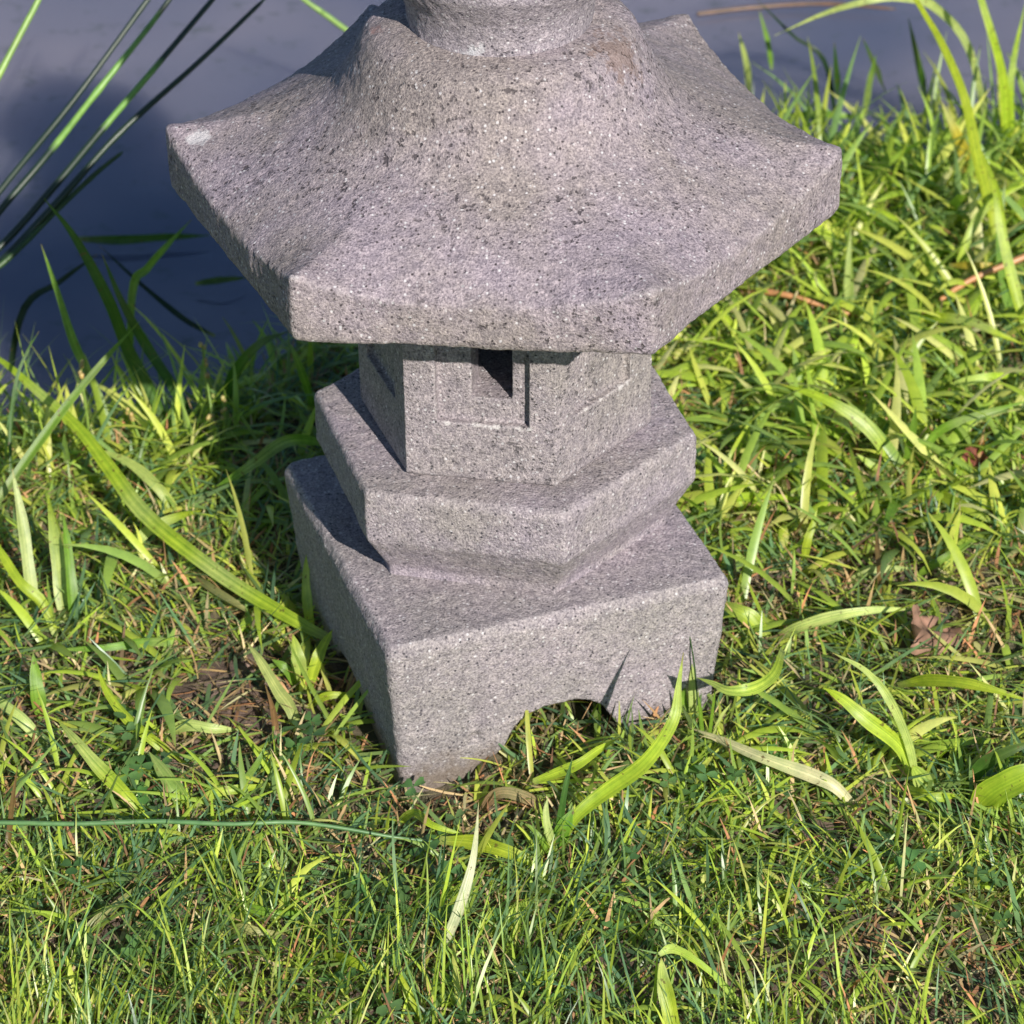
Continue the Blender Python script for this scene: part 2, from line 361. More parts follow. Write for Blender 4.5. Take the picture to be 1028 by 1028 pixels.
b = N(ns, 'ShaderNodeBsdfPrincipled', Roughness=.06, IOR=1.33); ls.new(c, b.inputs['Base Color'])
b.inputs['Subsurface Weight'].default_value = 1; b.inputs['Subsurface Radius'].default_value = (1, 1, 1); b.inputs['Subsurface Scale'].default_value = .45
n2 = N(ns, 'ShaderNodeTexNoise', Scale=9., Detail=2.); ls.new(tc.outputs['Object'], n2.inputs['Vector'])
bp = N(ns, 'ShaderNodeBump', Strength=.25, Distance=.01); ls.new(n2.outputs[0], bp.inputs['Height']); ls.new(bp.outputs[0], b.inputs['Normal'])
o_ = N(ns, 'ShaderNodeOutputMaterial'); ls.new(b.outputs[0], o_.inputs[0]); wa.data.materials.append(m)

PLANTS = [  # kind, label, category, group, leaves (colour, width in mm, centre line in mm from root to tip)
  ('sedge', 'long pale yellow-green blade running diagonally from the left edge down to the lantern base', 'sedge blade', 'broad blades growing out of the bank left of the lantern', [('yg',8.5,[(-97,-13,12),(-115,-5,18),(-157,33,22),(-202,81,30),(-227,121,38),(-247,153,45),(-272,184,50),(-298,214,55),(-318,234,55)])]),
  ('sedge', 'straight narrow green blade rising from the left edge towards the water, crossing the diagonal blade', 'sedge blade', 'broad blades growing out of the bank left of the lantern', [('g',5.1,[(-309,74,10),(-286,89,40),(-252,122,75),(-228,146,95),(-208,164,110)])]),
  ('sedge', 'thin bent blade standing at the far left edge of the bank', 'sedge blade', 'broad blades growing out of the bank left of the lantern', [('dg',2.3,[(-287,142,5),(-289,162,30),(-285,179,60),(-278,191,75),(-271,196,85)])]),
  ('sedge', 'leftmost of the three green blades over dark water rising from the bank edge', 'sedge blade', 'broad blades growing out of the bank left of the lantern', [('g',5.3,[(-232,199,5),(-243,216,30),(-255,223,60),(-263,231,90),(-271,237,120)])]),
  ('sedge', 'tall dark green brown-tipped blade over the water, middle of three on the bank edge', 'sedge blade', 'broad blades growing out of the bank left of the lantern', [('dg',7.7,[(-199,221,5),(-214,229,25),(-225,233,50),(-234,232,85),(-251,236,125),(-267,238,150)])]),
  ('sedge', 'green blade with sunlit foot on the bank edge, rightmost of three over the water', 'sedge blade', 'broad blades growing out of the bank left of the lantern', [('dg',6.6,[(-186,237,5),(-202,242,20),(-215,250,40),(-228,252,70),(-239,260,100)])]),
  ('sedge', 'shaded green blade arching up under the left roof corner of the lantern', 'sedge blade', 'broad blades growing out of the bank left of the lantern', [('dg',6.6,[(-170,228,0),(-167,233,20),(-158,232,40),(-144,231,55),(-128,243,55)])]),
  ('sedge', 'short shaded blade hanging just left of the lantern chamber', 'sedge blade', 'broad blades growing out of the bank left of the lantern', [('g',4.7,[(-114,226,0),(-119,226,25),(-124,219,50),(-128,222,60)])]),
  ('sedge', 'broad blade with a yellow tip arching left from behind the lantern platform', 'sedge blade', 'broad blades growing out of the bank left of the lantern', [('g',6.9,[(-108,188,10),(-118,158,32),(-129,139,42),(-145,124,38),(-157,126,28),(-170,134,15)])]),
  ('sedge', 'single upright bright blade standing against the shaded left side of the base', 'sedge blade', 'broad blades lying in the lawn left of the lantern', [('yg',5.5,[(-108,1,0),(-110,8,15),(-111,17,32),(-109,27,48)])]),
  ('sedge', 'pale whitish broad blade standing near the left edge below the long diagonal blade', 'sedge blade', 'broad blades lying in the lawn left of the lantern', [('pg',7.2,[(-264,33,0),(-266,43,20),(-270,61,45),(-275,76,68)])]),
  ('sedge', 'wide yellow-green blade with a brown streak, upright near the left edge', 'sedge blade', 'broad blades lying in the lawn left of the lantern', [('yg',8.8,[(-246,23,0),(-248,36,15),(-251,50,35),(-256,70,55)])]),
  ('sedge', 'dull green upright blade right beside the wide brown-streaked blade', 'sedge blade', 'broad blades lying in the lawn left of the lantern', [('g',6.0,[(-241,18,0),(-241,28,20),(-243,41,38),(-246,55,52)])]),
  ('sedge', 'bright blade bending down from the left edge beside the pale whitish blade', 'sedge blade', 'broad blades lying in the lawn left of the lantern', [('yg',6.0,[(-249,9,0),(-257,21,15),(-269,27,25),(-281,43,35),(-291,59,40)])]),
  ('sedge', 'green arc of blade hanging above the bank water beside the left roof edge', 'sedge blade', 'broad blades growing out of the bank left of the lantern', [('g',5.6,[(-241,335,0),(-233,339,25),(-222,338,45),(-209,335,62),(-193,346,75)])]),
  ('sedge', 'dim brownish blade floating level on the shaded water left of the roof', 'sedge blade', 'broad blades growing out of the bank left of the lantern', [('dg',6.0,[(-287,490,-18),(-256,486,-17),(-223,489,-17),(-196,492,-18)])]),
  ('sedge', 'short dim green blade floating on the dark water below the left roof corner', 'sedge blade', 'broad blades growing out of the bank left of the lantern', [('dg',4.5,[(-202,428,-18),(-185,427,-15),(-168,433,-17)])]),
  ('sedge', 'dark thin blade slanting down to the right across the shaded water', 'sedge blade', 'broad blades growing out of the bank left of the lantern', [('dk',3.8,[(-183,339,-5),(-200,341,5),(-218,352,15),(-238,373,22),(-258,395,30)])]),
  ('sedge', 'dark thin blade slanting up to the right at the lower left of the water', 'sedge blade', 'broad blades growing out of the bank left of the lantern', [('dk',4.4,[(-322,325,0),(-304,341,10),(-281,367,20),(-258,384,30)])]),
  ('rush', 'pale green rush stem cut by the top left corner of the picture', 'rush', 'rush stems leaning over the water', [('r_pg',4.9,[(-384,300,27),(-345,340,102),(-307,380,161),(-281,410,200),(-260,430,235)])]),
  ('rush', 'dark rush stem leaning over the water, uppermost of the four close dark ones', 'rush', 'rush stems leaning over the water', [('r_dk',4.3,[(-408,300,-16),(-356,330,41),(-312,360,89),(-265,390,136),(-217,430,187),(-186,450,221)])]),
  ('rush', 'rush stem with a bright green upper half, second of the leaning ones', 'rush', 'rush stems leaning over the water', [('r_mixa',4.9,[(-404,280,-11),(-353,310,42),(-310,340,86),(-281,360,113),(-247,380,149),(-213,410,181),(-183,440,212)])]),
  ('rush', 'rush stem with a short bright green stretch in its middle, third of the leaning ones', 'rush', 'rush stems leaning over the water', [('r_mixb',4.9,[(-401,270,-1),(-352,300,41),(-310,330,67),(-280,350,93),(-248,370,124),(-217,390,153),(-177,430,186),(-150,450,211)])]),
  ('rush', 'dark rush stem reaching farthest right over the water, its tip at the top edge', 'rush', 'rush stems leaning over the water', [('r_dk',4.9,[(-400,260,2),(-351,290,36),(-310,320,61),(-272,340,94),(-236,370,123),(-187,400,156),(-145,430,185)])]),
  ('rush', 'short dark rush stem with a blunt tip, lowest of those over the water', 'rush', 'rush stems leaning over the water', [('r_dg',4.3,[(-380,270,27),(-344,290,50),(-308,310,65),(-276,340,85),(-252,360,100),(-235,370,110)])]),
  ('rush', 'small yellow-green stem tip at the top edge left of the finial', 'rush', 'rush stems leaning over the water', [('r_pg',4.1,[(-108,620,71),(-121,620,82),(-131,620,90),(-144,620,101)])]),
  ('sedge', 'short upright green blade at the left edge above the long level stem', 'sedge blade', 'broad blades lying in the lawn left of the lantern', [('g',7.9,[(-250,-65,0),(-251,-62,12),(-252,-57,22),(-253,-51,34)])]),
  ('sedge', 'level green blade lying across the lawn left of the base, highest of the level ones', 'sedge blade', 'broad blades lying in the lawn left of the lantern', [('g',4.9,[(-176,3,6),(-195,-16,14),(-218,-26,18),(-249,-19,12)])]),
  ('sedge', 'bright curved blade sloping down to the long level stem', 'sedge blade', 'broad blades lying in the lawn left of the lantern', [('yg',7.2,[(-185,-156,4),(-196,-151,14),(-212,-137,24),(-224,-123,30),(-236,-104,30)])]),
  ('sedge', 'broad pale blade entering at the left edge above the bright curved blade', 'sedge blade', 'broad blades lying in the lawn left of the lantern', [('pg',6.3,[(-244,-89,3),(-255,-87,14),(-269,-76,20),(-284,-63,20)])]),
  ('sedge', 'pale striped blade lying level on bare soil left of the base', 'sedge blade', 'broad blades lying in the lawn left of the lantern', [('pg',6.3,[(-186,-81,6),(-172,-86,10),(-156,-89,10),(-142,-84,5)])]),
  ('sedge', 'pale blade bent downwards on the left of the bare soil patch', 'sedge blade', 'broad blades lying in the lawn left of the lantern', [('yg',5.7,[(-174,-102,3),(-186,-100,10),(-201,-90,18),(-212,-77,26),(-218,-64,34)])]),
  ('sedge', 'wide dark green blade just below the bare soil patch', 'sedge blade', 'broad blades lying in the lawn left of the lantern', [('g',8.7,[(-164,-146,2),(-172,-142,10),(-179,-133,16),(-187,-121,20)])]),
  ('sedge', 'yellow-green blade lying level between the bare soil and the long level stem', 'sedge blade', 'broad blades lying in the lawn left of the lantern', [('yg',5.1,[(-166,-143,5),(-153,-143,9),(-137,-140,10),(-123,-132,6)])]),
  ('sedge', 'slim blade standing diagonally right of the bare soil patch', 'sedge blade', 'broad blades lying in the lawn left of the lantern', [('g',3.6,[(-143,-139,0),(-137,-137,12),(-130,-134,22),(-125,-127,30)])]),
  ('sedge', 'pale wide blade sloping towards the lower left corner of the base', 'sedge blade', 'broad blades lying in the lawn left of the lantern', [('pg',6.9,[(-111,-86,3),(-116,-76,12),(-123,-67,18),(-132,-53,26),(-141,-38,30)])]),
  ('sedge_tuft', 'tuft of short wide yellow blades at the foot of the base, left side', 'sedge tuft', None, [('yg',8.0,[(-111,-40,0),(-113,-41,14),(-114,-38,22),(-116,-35,32)]),('yg',6.4,[(-110,-42,0),(-104,-38,15),(-100,-32,22),(-95,-26,28)]),('g',5.4,[(-112,-40,0),(-120,-40,12),(-128,-36,16)])]),
  ('sedge', 'narrow blade lying level towards the shaded corner of the base', 'sedge blade', 'broad blades lying in the lawn left of the lantern', [('yg',4.2,[(-111,-58,4),(-99,-61,9),(-89,-60,9),(-80,-55,4)])]),
  ('straw', 'brown dry blade standing at the right edge of the bare soil patch', 'straw', None, [('brown',3.7,[(-120,-99,0),(-123,-93,10),(-125,-83,18),(-129,-73,26)])]),
  ('straw', 'brown dry blade at the left edge crossing the long level stem', 'straw', None, [('brown',3.0,[(-256,-192,0),(-253,-183,15),(-252,-167,25),(-250,-151,36)])]),
  ('reed', 'long blue-green stem lying level across the lawn from the left edge', 'reed', None, [('r_pg2',2.5,[(-276,-186,25),(-256,-184,25),(-219,-187,26),(-178,-186,26),(-141,-189,26),(-111,-187,25),(-87,-188,22),(-59,-189,16),(-37,-186,10)])]),
  ('sedge', 'yellow striped blade in front of the base where the long stem ends', 'sedge blade', 'broad blades in the lawn in front of the lantern', [('yg',7.5,[(-37,-182,8),(-20,-189,12),(-7,-198,15),(5,-202,12),(15,-204,4)])]),
  ('sedge', 'tan blade lying diagonally at lower left of the lawn', 'sedge blade', 'broad blades in the lawn in front of the lantern', [('tan',3.9,[(-219,-252,4),(-207,-247,10),(-193,-233,14),(-181,-211,10)])]),
  ('sedge', 'short yellow blade entering at the lower left edge', 'sedge blade', 'broad blades in the lawn in front of the lantern', [('yg',4.4,[(-258,-251,8),(-242,-260,12),(-234,-260,10),(-225,-256,4)])]),
  ('sedge', 'tan blade lying level below the dark green one in the lower left lawn', 'sedge blade', 'broad blades in the lawn in front of the lantern', [('tan',4.9,[(-145,-240,5),(-134,-250,10),(-123,-253,10),(-111,-249,5)])]),
  ('sedge', 'green blade lying level just above the tan one in the lower left lawn', 'sedge blade', 'broad blades in the lawn in front of the lantern', [('g',4.4,[(-144,-224,5),(-129,-238,12),(-115,-242,12),(-99,-232,5)])]),
  ('sedge', 'yellow-green blade pointing to the lower right, left of the white dry blade', 'sedge blade', 'broad blades in the lawn in front of the lantern', [('yg',4.8,[(-92,-260,4),(-82,-276,12),(-71,-285,14),(-57,-284,5)])]),
  ('twig', 'thin reddish stick lying at the bottom edge of the lawn', 'twig', None, [('r_orange',1.9,[(-179,-288,8),(-164,-297,10),(-147,-308,10),(-125,-318,8)])]),
  ('sedge_tuft', 'tuft with one long striped leaf crossing in front of the right base corner', 'sedge tuft', None, [('yg',7.5,[(23,-181,2),(30,-181,18),(45,-175,30),(64,-173,45),(75,-169,58),(82,-163,70),(84,-153,80),(87,-140,92)]),('g',8.5,[(23,-183,2),(24,-183,10),(27,-182,18),(31,-178,24)]),('dg',3.5,[(21,-187,0),(24,-181,18),(27,-175,35),(31,-168,50)]),('pg',4.0,[(23,-185,0),(19,-188,14),(17,-185,26),(18,-181,34)]),('g',3.0,[(21,-188,0),(15,-189,12),(10,-186,18),(5,-184,20)])]),
  ('sedge', 'yellow-green blade lying across the mouth of the front arch', 'sedge blade', 'broad blades in the lawn in front of the lantern', [('yg',5.6,[(10,-136,8),(22,-137,14),(34,-137,20),(45,-130,24),(56,-120,24)])]),
  ('straw', 'whitish dry blade standing alone in the front lawn', 'straw', None, [('white',5.3,[(-39,-272,0),(-33,-268,15),(-27,-263,28),(-21,-252,42),(-18,-242,52),(-16,-225,66)])]),
  ('sedge', 'green blade lying towards the front left corner of the base', 'sedge blade', 'broad blades in the lawn in front of the lantern', [('yg',4.6,[(-61,-145,5),(-50,-162,10),(-40,-175,12),(-21,-176,5)])]),
  ('sedge_tuft', 'folded bright yellow-green leaf at the bottom edge right of the middle', 'sedge tuft', None, [('yg',7.9,[(75,-335,0),(73,-325,16),(70,-316,30),(69,-311,40)]),('yg',4.2,[(68,-309,40),(74,-307,42),(83,-311,40),(94,-317,32)])]),
  ('sedge', 'wide dull green blade half buried in the front lawn below the white dry blade', 'sedge blade', 'broad blades in the lawn in front of the lantern', [('yg',9.8,[(-13,-248,2),(-6,-245,8),(1,-241,10),(11,-227,6)])]),
  ('fallen_leaf', 'curled pale brown dead leaf on the soil in front of the base', 'fallen leaf', None, [('pinkbrown',6.1,[(-18,-139,3),(-7,-146,9),(7,-151,10),(16,-155,6),(22,-154,3)])]),
  ('sedge', 'bright green blade leaning left at the bottom edge, left of the white dry blade', 'sedge blade', 'broad blades in the lawn in front of the lantern', [('yg',4.3,[(-43,-311,0),(-48,-308,10),(-52,-303,18),(-56,-294,22)])]),
  ('sedge', 'yellow-green leaf arching beside the right base corner and shading it', 'sedge blade', 'broad blades in the lawn right of the lantern', [('yg',6.2,[(145,-53,30),(137,-99,48),(125,-122,56),(112,-124,56),(104,-115,54),(96,-107,52)])]),
  ('straw', 'long pale dry blade lying in the lawn right of the base', 'straw', None, [('tanwhite',7.2,[(180,-158,5),(166,-154,15),(153,-149,20),(138,-142,22),(123,-132,22),(107,-114,18),(92,-96,12)])]),
  ('sedge_tuft', 'tuft of crossing bright blades right of the long pale dry blade', 'sedge tuft', None, [('yg',7.7,[(210,-133,2),(201,-128,20),(182,-126,38),(170,-119,46),(161,-112,48)]),('yg',4.6,[(210,-133,2),(204,-129,25),(193,-124,50),(181,-116,62),(165,-109,68)]),('yg',9.7,[(216,-143,0),(210,-143,12),(205,-142,20)]),('yg',5.6,[(202,-143,8),(208,-158,14),(218,-161,14),(229,-154,10)])]),
  ('sedge', 'green blade arching to the right edge above the tuft of crossing blades', 'sedge blade', 'broad blades in the lawn right of the lantern', [('yg',6.3,[(206,-60,10),(219,-76,25),(234,-90,34),(249,-99,36),(273,-104,30)])]),
  ('sedge_tuft', 'pair of very wide striped leaves at the right edge', 'sedge tuft', None, [('yg',15.2,[(235,-156,2),(245,-162,18),(260,-164,30),(281,-153,34)]),('dg',7.6,[(231,-142,2),(240,-144,20),(251,-148,32),(269,-145,38)])]),
  ('sedge', 'long thin yellow-green blade sloping to the bottom edge in the right lawn', 'sedge blade', 'broad blades in the lawn right of the lantern', [('yg',2.4,[(81,-221,5),(87,-252,12),(97,-281,14),(110,-304,12),(140,-322,6)])]),
  ('sedge', 'pale tipped short blade lying right of the lantern chamber', 'sedge blade', 'broad blades in the lawn right of the lantern', [('pg',5.9,[(194,206,4),(182,209,12),(167,213,16),(146,230,10)])]),
  ('sedge_tuft', 'star shaped tuft of bright blades in the right lawn', 'sedge tuft', None, [('yg',8.1,[(231,157,0),(219,155,22),(205,160,38),(184,169,48),(159,183,50)]),('g',5.2,[(232,159,0),(234,158,20),(236,159,34),(237,162,46)]),('g',5.2,[(233,157,0),(248,165,22),(261,163,34),(281,165,40),(309,178,40)]),('g',6.8,[(229,149,5),(221,109,14),(211,76,18)]),('yg',6.9,[(236,151,0),(249,122,10),(264,101,14),(279,93,8)]),('yg',4.6,[(233,157,0),(239,132,8),(242,121,8)]),('yg',5.2,[(230,156,2),(215,152,10),(203,156,18)])]),
  ('straw', 'thin brown dry blade hanging below the star shaped tuft', 'straw', None, [('brown',2.8,[(208,80,14),(206,52,16),(205,28,12),(203,10,5)])]),
  ('sedge', 'upright yellow-green blade in the right lawn midway between base and star tuft', 'sedge blade', 'broad blades in the lawn right of the lantern', [('yg',5.0,[(166,68,0),(168,70,14),(171,75,22),(174,81,30)])]),
  ('sedge', 'bright blade slanting up beside the right corner of the lantern platform', 'sedge blade', 'broad blades in the lawn right of the lantern', [('yg',5.2,[(123,151,0),(129,154,14),(137,165,24),(144,179,30)])]),
  ('sedge', 'yellow-green blade lying level just right of the lantern platform', 'sedge blade', 'broad blades in the lawn right of the lantern', [('yg',5.7,[(111,133,4),(129,120,12),(151,118,14),(176,125,6)])]),
  ('sedge', 'wide bright blade against the right top corner of the base', 'sedge blade', 'broad blades in the lawn right of the lantern', [('yg',9.8,[(143,-3,4),(132,0,12),(123,4,16),(113,18,12)])]),
  ('sedge', 'whitish green blade arching right from the base towards the fallen leaf', 'sedge blade', 'broad blades in the lawn right of the lantern', [('pg',6.5,[(142,-3,4),(156,-14,16),(174,-16,24),(195,-13,26),(223,-1,18)])]),
  ('sedge', 'short bright blade beside the base just above its right corner', 'sedge blade', 'broad blades in the lawn right of the lantern', [('yg',6.2,[(139,69,3),(129,63,8),(121,62,10),(113,73,6)])]),
  ('sedge', 'narrow blade slanting up to the right between the star tuft and the fallen leaf', 'sedge blade', 'broad blades in the lawn right of the lantern', [('g',4.5,[(225,53,3),(239,52,12),(250,57,16),(264,71,16)])]),
  ('sedge', 'pale blade lying level left of the fallen leaf', 'sedge blade', 'broad blades in the lawn right of the lantern', [('pg',5.0,[(188,52,5),(200,48,10),(214,49,10),(227,57,5)])]),
  ('sedge', 'green blade curving down to the right edge above the star tuft', 'sedge blade', 'broad blades in the lawn right of the lantern', [('yg',6.1,[(250,322,8),(265,303,22),(283,285,30),(298,270,30),(322,268,20)])]),
  ('straw', 'short orange dry blade right of the star tuft', 'straw', None, [('orange',4.7,[(266,163,5),(272,166,10),(277,171,12),(284,180,12)])]),
  ('sedge', 'tall broad reed blade rising to the top edge right of the roof', 'sedge blade', 'tall blades on the bank behind and right of the lantern', [('yg',8.8,[(321,400,0),(312,416,35),(302,420,70),(292,425,110),(275,419,150),(254,404,190),(236,409,220)])]),
  ('sedge_tuft', 'cluster of three tall green blades at the top right corner', 'sedge tuft', None, [('yg',7.3,[(342,549,0),(338,542,30),(331,534,75),(313,525,130),(301,526,165)]),('yg',7.3,[(343,549,0),(341,549,30),(339,540,75),(342,524,130)]),('g',6.3,[(320,325,0),(313,347,20),(312,372,45),(316,391,70)]),('g',4.7,[(345,542,0),(351,554,20),(355,566,40)])]),
  ('sedge', 'pale drooping blade with a white tip over the water at the top edge', 'sedge blade', 'tall blades on the bank behind and right of the lantern', [('pg',6.0,[(341,607,0),(318,587,60),(288,556,110),(263,542,125),(240,537,125),(213,546,112),(181,549,95)])]),
  ('sedge', 'level green blade at the right roof corner, over the water edge', 'sedge blade', 'tall blades on the bank behind and right of the lantern', [('g',5.5,[(196,603,8),(215,592,14),(232,586,16),(250,592,10)])]),
  ('sedge', 'yellow blade curving down to the right just below the right roof corner', 'sedge blade', 'tall blades on the bank behind and right of the lantern', [('yg',5.8,[(217,466,10),(232,441,22),(250,427,24),(268,407,16)])]),
  ('sedge', 'yellowing orange blade standing left of the tall broad reed blade', 'sedge blade', 'tall blades on the bank behind and right of the lantern', [('yellow',7.9,[(314,507,0),(308,509,22),(300,506,42),(288,510,66)])]),
  ('sedge', 'narrow upright pale blade below and right of the roof corner', 'sedge blade', 'tall blades on the bank behind and right of the lantern', [('pg',4.4,[(216,343,0),(214,343,20),(214,343,40),(215,343,64)])]),
  ('twig', 'long orange dry stalk entering at the right edge', 'twig', None, [('r_orange',4.4,[(346,362,40),(325,352,36),(288,342,24),(261,332,8)])]),
  ('twig', 'orange brown dry stalk lying just below the right side of the roof', 'twig', None, [('r_orange',4.4,[(148,360,12),(164,348,16),(181,341,16),(221,332,6)])]),
  ('sedge', 'short yellow level blade crossing the foot of the tall broad reed blade', 'sedge blade', 'tall blades on the bank behind and right of the lantern', [('yellow',4.4,[(281,371,20),(293,360,26),(306,359,26),(318,366,20)])]),
  ('sedge', 'blurred upright green blade in the water right of the roof, nearest the roof', 'sedge blade', 'tall blades on the bank behind and right of the lantern', [('dg',5.5,[(238,663,-15),(233,634,15),(227,610,60)])]),
  ('sedge', 'blurred leaning green blade in the water right of the roof, middle one', 'sedge blade', 'tall blades on the bank behind and right of the lantern', [('dg',5.6,[(273,677,-15),(262,639,20),(247,615,60)])]),
  ('sedge', 'blurred dark blade in the water left of the tall broad reed blade', 'sedge blade', 'tall blades on the bank behind and right of the lantern', [('dg',5.5,[(299,659,-10),(290,628,25),(276,604,80)])]),
  ('sedge', 'blurred pale blade in the water just behind the upturned back roof corner', 'sedge blade', 'tall blades on the bank behind and right of the lantern', [('pg',4.9,[(176,686,-18),(172,667,15),(165,658,45)])]),
  ('sedge', 'thin brown green blade slanting down right over the water at the top edge', 'sedge blade', 'tall blades on the bank behind and right of the lantern', [('dk',3.5,[(241,656,0),(226,639,25),(201,642,50),(174,640,80)])]),
  ('sedge', 'bright short blade slanting up left of the orange stalk on the bank', 'sedge blade', 'tall blades on the bank behind and right of the lantern', [('yg',5.2,[(232,482,0),(238,477,12),(245,475,20),(251,477,28)])]),
  ('sedge', 'green blade standing beside the roof edge at the foot of the bank', 'sedge blade', 'tall blades on the bank behind and right of the lantern', [('yg',4.9,[(146,306,0),(140,300,18),(131,298,32),(125,296,42)])]),
  ('sedge', 'small bright blade left of the one beside the roof edge', 'sedge blade', 'tall blades on the bank behind and right of the lantern', [('yg',4.9,[(136,312,0),(130,308,10),(121,303,20)])]),
  ('sedge', 'yellow-green blade slanting towards the right edge above the orange stalk', 'sedge blade', 'tall blades on the bank behind and right of the lantern', [('yg',5.7,[(280,363,0),(298,399,30),(313,402,50),(338,409,60)])]),
  ('weed', 'thin stalk with tiny buds at the water edge left of the lantern', 'weed', None, [('r_bud',1.8,[(-171,178,0),(-172,183,25),(-175,192,50),(-177,196,75)])]),
  ('weed', 'forked stalk with brown buds on the bank left of the lantern', 'weed', None, [('r_bud',1.8,[(-169,178,0),(-169,180,20),(-172,184,28),(-175,185,32)]),('r_bud',1.8,[(-169,179,5),(-166,184,24),(-165,185,44)])]),
  ('weed', 'thin stalk with a yellow bud on the left of the bank', 'weed', None, [('r_bud',1.8,[(-246,180,0),(-246,185,25),(-247,187,48),(-248,191,68)])]),
  ('weed', 'short stalk with pale buds behind the long diagonal blade', 'weed', None, [('r_bud',1.8,[(-213,190,0),(-217,190,14),(-220,191,24),(-222,190,34)])]),
  ('weed', 'thin bare stalk standing close to the right front foot of the base', 'weed', None, [('r_dg',1.0,[(100,-79,0),(98,-75,22),(96,-76,42),(92,-72,66)])]),
  ('sedge_tuft', 'pair of short pale blades against the right front foot of the base', 'sedge tuft', None, [('pg',4.7,[(96,-74,0),(96,-73,14),(96,-72,26),(97,-71,42)]),('g',4.2,[(94,-75,0),(91,-73,14),(90,-71,26),(89,-71,36)]),('g',2.1,[(92,-75,0),(86,-73,14),(82,-72,24)])]),
  ('sedge', 'bright yellow-green blade crossing the diagonal blade close to the bank edge on the left', 'sedge blade', 'broad blades growing out of the bank left of the lantern', [('yg',6.3,[(-187,123,2),(-201,130,18),(-218,142,28),(-239,155,30)])]),
  ('sedge', 'broad light blade lying on the bank just left of the shaded grass', 'sedge blade', 'broad blades growing out of the bank left of the lantern', [('yg',6.2,[(-221,83,2),(-206,90,14),(-190,99,18),(-175,122,8)])]),
  ('sedge', 'dull yellow blade sloping right towards the upright blade at the base', 'sedge blade', 'broad blades lying in the lawn left of the lantern', [('tan',5.0,[(-187,82,2),(-170,43,12),(-151,20,14),(-137,18,4)])]),
  ('reed', 'tall green blade leaning left at the right edge above the orange stalk', 'reed', 'tall blades on the bank behind and right of the lantern', [('yg',6.8,[(327,289,0),(316,311,30),(308,333,60),(304,351,85),(297,375,100)])]),
  ('sedge', 'bright blade lying level at the right edge level with the lantern chamber', 'sedge blade', 'broad blades in the lawn right of the lantern', [('yg',6.0,[(260,245,3),(274,238,14),(292,239,18),(315,254,10)])]),
  ('sedge_tuft', 'thin upright tuft just in front of the right foot of the base', 'sedge tuft', None, [('g',2.6,[(101,-96,0),(99,-101,22),(97,-104,40)]),('g',2.1,[(103,-98,0),(105,-100,24),(106,-102,42)]),('dg',2.6,[(99,-98,0),(94,-98,16),(89,-96,26)]),('pg',2.1,[(104,-96,0),(109,-98,18),(115,-97,28)])]),
  ('sedge', 'blurred green blade in the water near the top edge, left of the drooping white-tipped one', 'sedge blade', 'tall blades on the bank behind and right of the lantern', [('g',4.3,[(195,729,-20),(192,729,0),(185,734,25)])]),
  ('sedge', 'blurred green blade in the water under the drooping white-tipped blade', 'sedge blade', 'tall blades on the bank behind and right of the lantern', [('g',4.8,[(253,633,-10),(254,624,20),(257,619,45)])]),
  ('twig', 'blurred brown twig lying on the water at the top edge right of the roof', 'twig', None, [('r_brown',3.7,[(146,823,-20),(191,833,-20),(243,835,-19),(295,826,-20)])]),
]
# ---------------------------------------------------------------- plants built one by one
M_blade = leaf_material('broad leaf', rough=.38, trans=.45, veins=.42, mottle=.25, gloss=.5)
M_grass = leaf_material('fine grass', rough=.36, trans=.46, mottle=.2, gloss=.6)
M_dead = leaf_material('dead grass', rough=.7, trans=.15, mottle=.4, gloss=.2)
M_stem = leaf_material('rush', rough=.4, trans=.05, mottle=.3, gloss=.5)
COL = dict(yg=(.43, .55, .045), g=(.19, .34, .04), pg=(.52, .60, .20), dg=(.065, .15, .022), dk=(.020, .045, .018), tan=(.36, .36, .14),
           brown=(.26, .15, .06), orange=(.50, .22, .04), yellow=(.50, .38, .05), white=(.62, .62, .40), tanwhite=(.66, .64, .40), pinkbrown=(.42, .24, .16),
           r_pg=(.20, .33, .08), r_pg2=(.11, .22, .085), r_dk=(.016, .035, .022), r_dg=(.03, .07, .02), r_orange=(.46, .22, .10), r_brown=(.13, .075, .05), r_bud=(.17, .26, .05))

def spline(P, n):
    P = [Vector(p) for p in P]
    P = [P[0] * 2 - P[1]] + P + [P[-1] * 2 - P[-2]]
    out = []; segs = len(P) - 3
    for i in range(n + 1):
        s = i / n * segs; k = min(int(s), segs - 1); t = s - k
        a, b, c, d = P[k:k + 4]
        out.append(.5 * ((2 * b) + (c - a) * t + (2 * a - 5 * b + 4 * c - d) * t * t + (3 * b - a - 3 * c + d) * t ** 3))
    return out
def with_color(me, cols, uvs=None):
    ca = me.color_attributes.new('col', 'FLOAT_COLOR', 'POINT')
    ca.data.foreach_set('color', np.array(cols, dtype=np.float32).ravel())
    if uvs is not None:
        uv = me.uv_layers.new(name='UVMap')
        for l in me.loops: uv.data[l.index].uv = uvs[l.vertex_index]
def vary(c, a, r=rnd):
    k = 1 + r.uniform(-a, a); return [max(0, v * k * (1 + r.uniform(-a * .4, a * .4))) for v in c]
